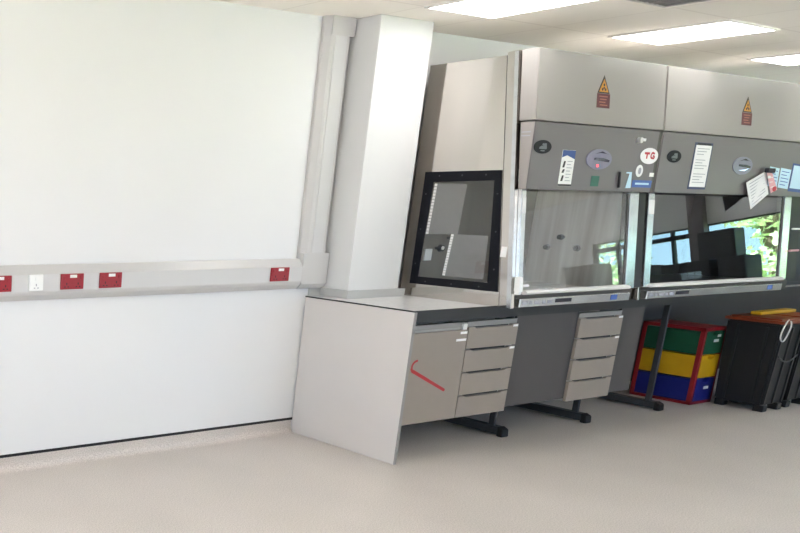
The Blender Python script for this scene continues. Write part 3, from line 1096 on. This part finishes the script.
# grey sheets fixed inside the side window
for nm, (yz, strip), lab in (
        ('sheet', ([(0.292, 1.296), (0.500, 1.306), (0.512, 1.602), (0.306, 1.606)], 'a'), 'grey sheet with white punched strip in the side window, upper one'),
        ('sheet', ([(0.442, 1.050), (0.700, 1.050), (0.690, 1.305), (0.462, 1.305)], 'b'), 'grey sheet with white punched strip in the side window, lower one')):
    mb = MB()
    mb.poly_prism([(HX0 + .0046, y, z) for y, z in yz], (.0015, 0, 0))
    s_ = mb.build('notice_sheet', 'paper_grey')
    tag(s_, lab, 'sheet', 'grey sheets in the side window')
    (ya, za), (yb, zb) = yz[0], yz[3]
    mb = MB()
    n_ = 16
    for k in range(n_):
        u0, u1 = (k + .08) / n_, (k + .92) / n_
        p0 = (lerp(ya, yb, u0), lerp(za, zb, u0))
        p1 = (lerp(ya, yb, u1), lerp(za, zb, u1))
        mb.poly_prism([(HX0 + .0042, p0[0] - .004, p0[1]), (HX0 + .0042, p0[0] + .014, p0[1]), (HX0 + .0042, p1[0] + .014, p1[1]), (HX0 + .0042, p1[0] - .004, p1[1])],
                      (.0003, 0, 0))
    mb.build('punched_strip', 'paper', s_, label='white punched strip')

# papers on the second cabinet
ls = thing('laminated_sheet', 'laminated white sheet in a dark blue frame on the second cabinet', 'sheet', (2.43, panel_y(1.6), 1.602))
plate(rect(2.325, 2.540, 1.602, 1.892), panel_y, .0015, .0004).build('backing', 'navy', ls)
sh = plate(rect(2.338, 2.528, 1.616, 1.876), panel_y, .0006, .0021).build('paper', 'paper', ls)
mb = MB()
for k in range(13):
    z_ = 1.855 - k * .0175
    if k in (3, 8):
        continue
    mb.poly_prism([(2.36, panel_y(z_) + .0028, z_ - .002), (2.505 - .03 * ((k * 7) % 3), panel_y(z_) + .0028, z_ - .002),
                   (2.505 - .03 * ((k * 7) % 3), panel_y(z_) + .0028, z_ + .002), (2.36, panel_y(z_) + .0028, z_ + .002)], (0, .0004, 0))
mb.build('text_lines', 'ink', sh)
plate(rect(2.352, 2.515, 1.8755, 1.889), panel_y, .0005, .0021).build('clip_band', 'ink_dark', ls)


def hang(name, m, label, cat, corners, off, lines=0, lm='ink'):
    """a sheet hanging off the panel: corners (x, z, extra depth)"""
    mb = MB()
    mb.poly_prism([(x, panel_y(max(z, 1.58)) + off + e, z) for x, z, e in corners], (0, .0012, 0))
    o_ = tag(mb.build(name, m), label, cat)
    if lines:
        mb = MB()
        (a, b, c, d) = corners
        for k in range(lines):
            u = (k + 1) / (lines + 1)
            L = [lerp(a[i], d[i], u) for i in range(3)]
            R = [lerp(b[i], c[i], u) for i in range(3)]
            P = [lerp(L[i], R[i], .12) for i in range(3)]
            Q = [lerp(L[i], R[i], .86 - .2 * (k % 3 == 1)) for i in range(3)]
            h_ = .0025
            mb.poly_prism([(P[0], panel_y(max(P[1], 1.58)) + off + P[2] + .0014, P[1] - h_), (Q[0], panel_y(max(Q[1], 1.58)) + off + Q[2] + .0014, Q[1] - h_),
                           (Q[0], panel_y(max(Q[1], 1.58)) + off + Q[2] + .0014, Q[1] + h_), (P[0], panel_y(max(P[1], 1.58)) + off + P[2] + .0014, P[1] + h_)], (0, .0004, 0))
        mb.build('text_lines', lm, o_)
    return o_


hang('hanging_note', 'paper', 'white note hanging aslant over the lower edge of the second cabinet panel', 'note',
     [(3.015, 1.655, .012), (3.262, 1.735, .006), (3.345, 1.585, .012), (3.105, 1.478, .030)], .004, 8)
cardo = hang('pink_card', 'pink', 'pink and white card hanging beside the slanted note on the second cabinet', 'card',
             [(3.235, 1.735, .022), (3.320, 1.722, .022), (3.430, 1.615, .022), (3.350, 1.590, .022)], .004, 3, 'paper')
plate(oval(3.385, 1.620, .026, .018, 14), panel_y, .0006, .0285).build('red_spot', 'ink_red', cardo)
plate(rect(3.262, 3.300, 1.688, 1.706), panel_y, .0006, .0285).build('white_field', 'paper', cardo)
mb = MB()
mb.box(3.20, 3.30, panel_y(1.74) + .0275, panel_y(1.74) + .050, 1.725, 1.755, bevel=.004)
mb.build('card_clip', 'ink_dark', cardo)
n1 = hang('blue_notice', 'paper_blue', 'pale blue notice left of the other one at the right end of the grey panel', 'notice',
          [(3.335, 1.770, 0), (3.470, 1.760, 0), (3.480, 1.628, 0), (3.345, 1.640, 0)], .0008, 5, 'blue_label')
n1b = hang('blue_notice', 'paper_blue', 'middle pale blue notice of three at the right end of the grey panel', 'notice',
           [(3.490, 1.765, 0), (3.640, 1.755, 0), (3.640, 1.622, 0), (3.495, 1.632, 0)], .0008, 5, 'blue_label')
n2 = hang('blue_notice', 'blue_print', 'blue edged notice at the very right edge of the grey panel', 'notice',
          [(3.650, 1.800, 0), (3.880, 1.790, 0), (3.880, 1.600, 0), (3.650, 1.608, 0)], .0008, 0)
plate([(3.665, 1.630), (3.865, 1.622), (3.865, 1.778), (3.665, 1.786)], panel_y, .0006, .0022).build('paper', 'paper_blue', n2)
# white tap and pink cap on the right flank of the second cabinet
mb = MB()
mb.box(3.86, 3.98, sash_y(1.35) + .0185, sash_y(1.35) + .034, 1.338, 1.350, bevel=.003)
mb.build('side_hook', 'white_plastic', cab2)
mb = MB()
mb.cyl((3.84, sash_y(1.19) + .025, 1.188), (3.965, sash_y(1.19) + .025, 1.190), .008, seg=10)
mb.build('side_pin', 'pink', cab2, smooth=True)

# dark equipment beyond the second cabinet
eq = thing('equipment_cabinet', 'dark grey cabinet on the bench beyond the wide safety cabinet', 'equipment', (4.45, .42, H + .001))
mb = MB()
mb.box(4.05, 4.85, 0.12, 0.70, H + .001, 1.72, bevel=.006)
mb.build('body', 'machine_dark', eq)
mb = MB()
mb.box(4.07, 4.83, 0.7005, 0.72, H + .03, 1.66, bevel=.004)
dd = mb.build('door', 'machine_dark', eq)
mb = MB()
mb.box(4.10, 4.12, 0.7205, 0.745, 1.15, 1.45, bevel=.003)
mb.build('handle', 'frame_steel', dd)

# ---------------------------------------------------------------- below the bench at the right
dt = thing('storage_drawers', 'red framed storage tower with green, yellow and blue drawers under the bench', 'storage', (3.64, .42, 0))
bx0, bx1, by0, by1, bh = 3.50, 3.81, 0.225, 0.638, 0.598
mb = MB()
r = .028
for xx in (bx0, bx1 - r):
    for yy in (by0, by1 - r):
        mb.box(xx, xx + r, yy, yy + r, 0.001, bh)
mb.box(bx0, bx1, by0, by1, bh - .026, bh)
mb.box(bx0, bx1, by0, by1, 0.001, .022)
mb.build('frame', 'box_red', dt)
for k, (cname, lab) in enumerate((('blue', 'blue drawer'), ('yellow', 'yellow drawer'), ('green', 'green drawer'))):
    z0 = .026 + k * .184
    z1 = z0 + .172
    mb = MB()
    ins = .006
    mb.box(bx0 + ins, bx1 - ins, by0 + ins, by1 - r - .002, z0, z1)
    # front plate with a dip for the hand
    xa, xb = bx0 + r + .002, bx1 - r - .002
    xm = (xa + xb) / 2
    dip = [(xm + .055 * math.cos(a), z1 - .034 * math.sin(a)) for a in [k2 * PI / 8 for k2 in range(9)]]
    mb.poly_prism([(x, by1 - r - .001, z) for x, z in [(xa, z0), (xb, z0), (xb, z1)] + dip + [(xa, z1)]], (0, r + .004, 0))
    d = mb.build('drawer', cname, dt, label=lab)
    if k != 1:
        plate(rect(xm - .01, xm + .06, z0 + .09, z0 + .112), lambda z: by1 + .0032, .001).build('label_sticker', 'paper', d)
    if k == 2:
        plate(rect(xm + .03, xm + .08, z0 + .128, z0 + .148), lambda z: by1 + .0032, .001).build('label_sticker', 'paper', d)


def waste_bin(x0, x1, y0, y1, h, label):
    t = thing('waste_bin', label, 'bin', ((x0 + x1) / 2, (y0 + y1) / 2, 0), 'orange lidded bins under the bench')
    i = .025
    mb = MB()
    mb.hexa([(x0 + i, y0 + i, .045), (x1 - i, y0 + i, .045), (x1 - i, y1 - i, .045), (x0 + i, y1 - i, .045)],
            [(x0 + .008, y0 + .008, h), (x1 - .008, y0 + .008, h), (x1 - .008, y1 - .008, h), (x0 + .008, y1 - .008, h)], bevel=.012)
    body = mb.build('body', 'black_plastic', t)
    mb = MB()
    for fx_ in (.12, .5, .88):
        xm = lerp(x0, x1, fx_)
        mb.hexa([(xm - .009, y1 - i - .003, .06), (xm + .009, y1 - i - .003, .06), (xm + .009, y1 - i + .010, .06), (xm - .009, y1 - i + .010, .06)],
                [(xm - .009, y1 - .014, h - .03), (xm + .009, y1 - .014, h - .03), (xm + .009, y1 + .002, h - .03), (xm - .009, y1 + .002, h - .03)])
    for fy_ in (.25, .75):
        ym = lerp(y0, y1, fy_)
        mb.hexa([(x0 + i - .010, ym - .009, .06), (x0 + i + .003, ym - .009, .06), (x0 + i + .003, ym + .009, .06), (x0 + i - .010, ym + .009, .06)],
                [(x0 - .002, ym - .009, h - .03), (x0 + .014, ym - .009, h - .03), (x0 + .014, ym + .009, h - .03), (x0 - .002, ym + .009, h - .03)])
    mb.build('ribs', 'black_rib', body)
    mb = MB()
    sag = [(lerp(x0 + .03, x1 - .03, k / 10), y1 + .006, h - .24 - .045 * math.sin(PI * k / 10)) for k in range(11)]
    mb.tube(sag, .005, 8)
    mb.build('bail_handle', 'frame_steel', body, smooth=True)
    for xx in (x0 + .03, x1 - .10):
        for ya, yb in ((y1 - .075, y1 - .012), (y0 + .03, y0 + .09)):
            mb = MB()
            mb.box(xx, xx + .07, ya, yb, 0.0, .05, bevel=.006)
            mb.build('base_foot', 'black_rib', t)
    mb = MB()
    mb.box(x0 - .006, x1 + .006, y0 - .006, y1 + .008, h, h + .022, bevel=.005)
    mb.box(x0 + .02, x1 - .02, y0 + .02, y1 - .02, h + .021, h + .034, bevel=.005)
    mb.build('lid', 'orange', t)
    return t


waste_bin(3.720, 4.070, 0.652, 0.995, 0.665, 'black bin with orange lid beside the coloured drawer tower, cord loop hanging from it')
waste_bin(4.10, 4.48, 0.64, 0.985, 0.665, 'black bin with orange lid at the right edge, beyond the first bin')
mb = MB()
mb.box(3.90, 4.44, 0.72, 0.79, 0.7005, 0.724, bevel=.006)
tag(mb.build('folded_sack', 'yellow'), 'thin folded yellow sack lying across both orange bin lids', 'sack')
# looped cord hanging from the near lid
mb = MB()
lp = []
for k in range(25):
    a = PI / 2 + 2 * PI * k / 26
    lp.append((3.735 + .055 * math.cos(a) + .018 * math.sin(a), 1.012 + .002 * math.sin(3 * a), 0.622 + .078 * math.sin(a)))
lp = [(3.745, 1.010, .7015)] + lp
mb.tube(lp, .0045, 8)
tag(mb.build('cord_loop', 'string', smooth=True), 'white looped cord hanging from the orange lid of the nearer bin', 'cord')

# ---------------------------------------------------------------- far end bench seen in the reflections
fb_ = thing('side_bench', 'bench below the far windows, seen mirrored in the cabinet glass', 'bench', (8.2, 3.7, 0))
mb = MB()
mb.box(7.75, X_END - .012, 2.35, 5.3, .985, 1.02, bevel=.003)
mb.build('worktop', 'worktop', fb_)
for yy in (2.4, 3.3, 4.2, 5.2):
    mb = MB()
    mb.box(7.80, 8.50, yy, yy + .03, 0, .9845)
    mb.build('leg_panel', 'laminate', fb_)


def machine(x0, x1, y0, y1, z1, m, label, kind):
    t = thing('lab_machine', label, 'equipment', ((x0 + x1) / 2, (y0 + y1) / 2, 1.021), 'machines on the far bench')
    b = MB()
    b.box(x0, x1, y0, y1, 1.021, z1, bevel=.01)
    b.build('body', m, t)
    b = MB()
    b.box(x0 - .008, x0 - .0005, y0 + .03, y1 - .03, 1.08, z1 - .04, bevel=.003)
    d = b.build('front_panel', 'machine_dark' if kind != 'screen' else 'black_gloss', t)
    if kind == 'dials':
        b = MB()
        for k in range(3):
            yy = lerp(y0 + .08, y1 - .2, k / 3)
            b.box(x0 - .012, x0 - .0085, yy, yy + .06, 1.24, 1.32)
        b.build('buttons', 'paper_blue', d)
    return t


machine(7.85, 8.25, 3.66, 3.95, 1.48, 'machine_grey', 'grey machine on the far bench, mirrored in the left of the wide sash', 'plain')
machine(7.85, 8.25, 3.04, 3.52, 1.445, 'machine_dark', 'dark machine with pale buttons, mirrored in the middle of the wide sash', 'dials')
machine(8.32, 8.57, 2.98, 3.34, 1.80, 'machine_dark', 'tall dark machine mirrored against the bright window', 'plain')
machine(7.90, 8.30, 2.74, 2.99, 1.44, 'machine_dark', 'low dark machine mirrored at the right of the wide sash', 'screen')
machine(7.85, 8.30, 4.27, 4.60, 1.60, 'machine_dark', 'dark machine mirrored at the lower right of the first sash', 'plain')

# ---------------------------------------------------------------- outdoors behind the far windows
mb = MB()
mb.box(X_END + .3, 60, -30, 40, -.6, -.5)
struct(mb.build('ground', 'grass'))
mb = MB()
mb.box(-40, X_START - .3, -30, 30, -.6, -.3)
struct(mb.build('ground_bounce_left', 'asphalt'))  # unseen ground added to bounce daylight up to the ceiling
mb = MB()
mb.box(X_START - .299, X_END + .299, Y_FRONT + .3, 40, -.6, -.3)
struct(mb.build('ground_bounce_front', 'paving'))  # unseen paving added to bounce light in through the front windows


def tree(x, y, h, r, label):
    t = thing('tree', label, 'tree', (x, y, -.5), 'trees outside the windows')
    b = MB()
    b.tube([(x, y, -.5), (x + .1, y, h * .35), (x, y + .15, h * .6)], .18, 10)
    for k in range(5):
        a = k * 1.3
        b.tube([(x, y, h * .4), (x + math.cos(a) * r * .4, y + math.sin(a) * r * .4, h * .62)], .06, 6)
    b.build('trunk', 'bark', t, smooth=True)
    b = MB()
    rnd = random.Random(int(x * 10 + y * 100))
    blobs = [(x + rnd.gauss(0, r * .45), y + rnd.gauss(0, r * .45), h * .62 + rnd.uniform(-.45, .45) * h * .75) for _ in range(12)]
    bm = b.bm
    for i in range(1100):
        c = blobs[i % len(blobs)]
        d = Vector((rnd.gauss(0, 1), rnd.gauss(0, 1), rnd.gauss(0, 1))).normalized() * r * .42 * rnd.uniform(.6, 1)
        p = Vector((c[0] + d.x, -c[1] + d.y, max(.1, c[2] + d.z)))
        u = Vector((rnd.gauss(0, 1), rnd.gauss(0, 1), rnd.gauss(0, 1))).normalized()
        v = u.cross(Vector((rnd.gauss(0, 1), rnd.gauss(0, 1), rnd.gauss(0, 1)))).normalized()
        s = .10
        bm.faces.new([bm.verts.new(p + u * s), bm.verts.new(p + v * s * .5), bm.verts.new(p - u * s), bm.verts.new(p - v * s * .5)])
    b.build('foliage', 'leaf', t)


tree(16.0, 5.1, 4.6, 0.8, 'leafy green tree outside, mirrored at the right end of the wide sash')
tree(17.0, 9.6, 4.8, 0.9, 'leafy green tree outside, mirrored at the lower right of the first sash')
tree(22.5, 8.0, 6.0, 0.9, 'taller leafy tree outside, mirrored between the nearer trees')
tree(23.0, 12.4, 6.0, 1.4, 'leafy tree outside, furthest to the left in the mirrored window')

# ---------------------------------------------------------------- sky, sun, camera
w = bpy.data.worlds.new('sky')
sc.world = w
w.use_nodes = True
nt = w.node_tree
bg = nt.nodes['Background']
sky = nt.nodes.new('ShaderNodeTexSky')
sky.sky_type = 'HOSEK_WILKIE'
sky.turbidity = 4
sky.sun_direction = (-0.5, 0.3, 0.8)
nt.links.new(sky.outputs['Color'], bg.inputs['Color'])
bg.inputs['Strength'].default_value = 13.0
sun = bpy.data.lights.new('sun', 'SUN')
sun.energy = 50
sun.angle = math.radians(2)
so = bpy.data.objects.new('sun', sun)
COL.objects.link(so)
so.rotation_euler = Vector((0.42, 0.25, -0.87)).to_track_quat('-Z', 'Y').to_euler()

cam = bpy.data.cameras.new('camera')
co = bpy.data.objects.new('camera', cam)
COL.objects.link(co)
co.location = (-4.4089, -3.9454, 1.5007)
co.rotation_euler = (1.3356, -0.0162, -0.4468)
cam.sensor_fit = 'HORIZONTAL'
cam.sensor_width = 36
cam.lens = 855.2924 / 800 * 36
cam.shift_x = (400 + 47.2516) / 800
cam.shift_y = (397.7777 - 266.5) / 800
cam.clip_start = 0.05
sc.camera = co

sc.view_settings.view_transform = 'Standard'
sc.view_settings.look = 'None'
sc.view_settings.gamma = 1
sc.view_settings.use_curve_mapping = False
sc.view_settings.exposure = 0.80
sc.cycles.max_bounces = 12
sc.cycles.diffuse_bounces = 6
sc.cycles.glossy_bounces = 6
sc.cycles.transparent_max_bounces = 16
sc.cycles.sample_clamp_indirect = 8
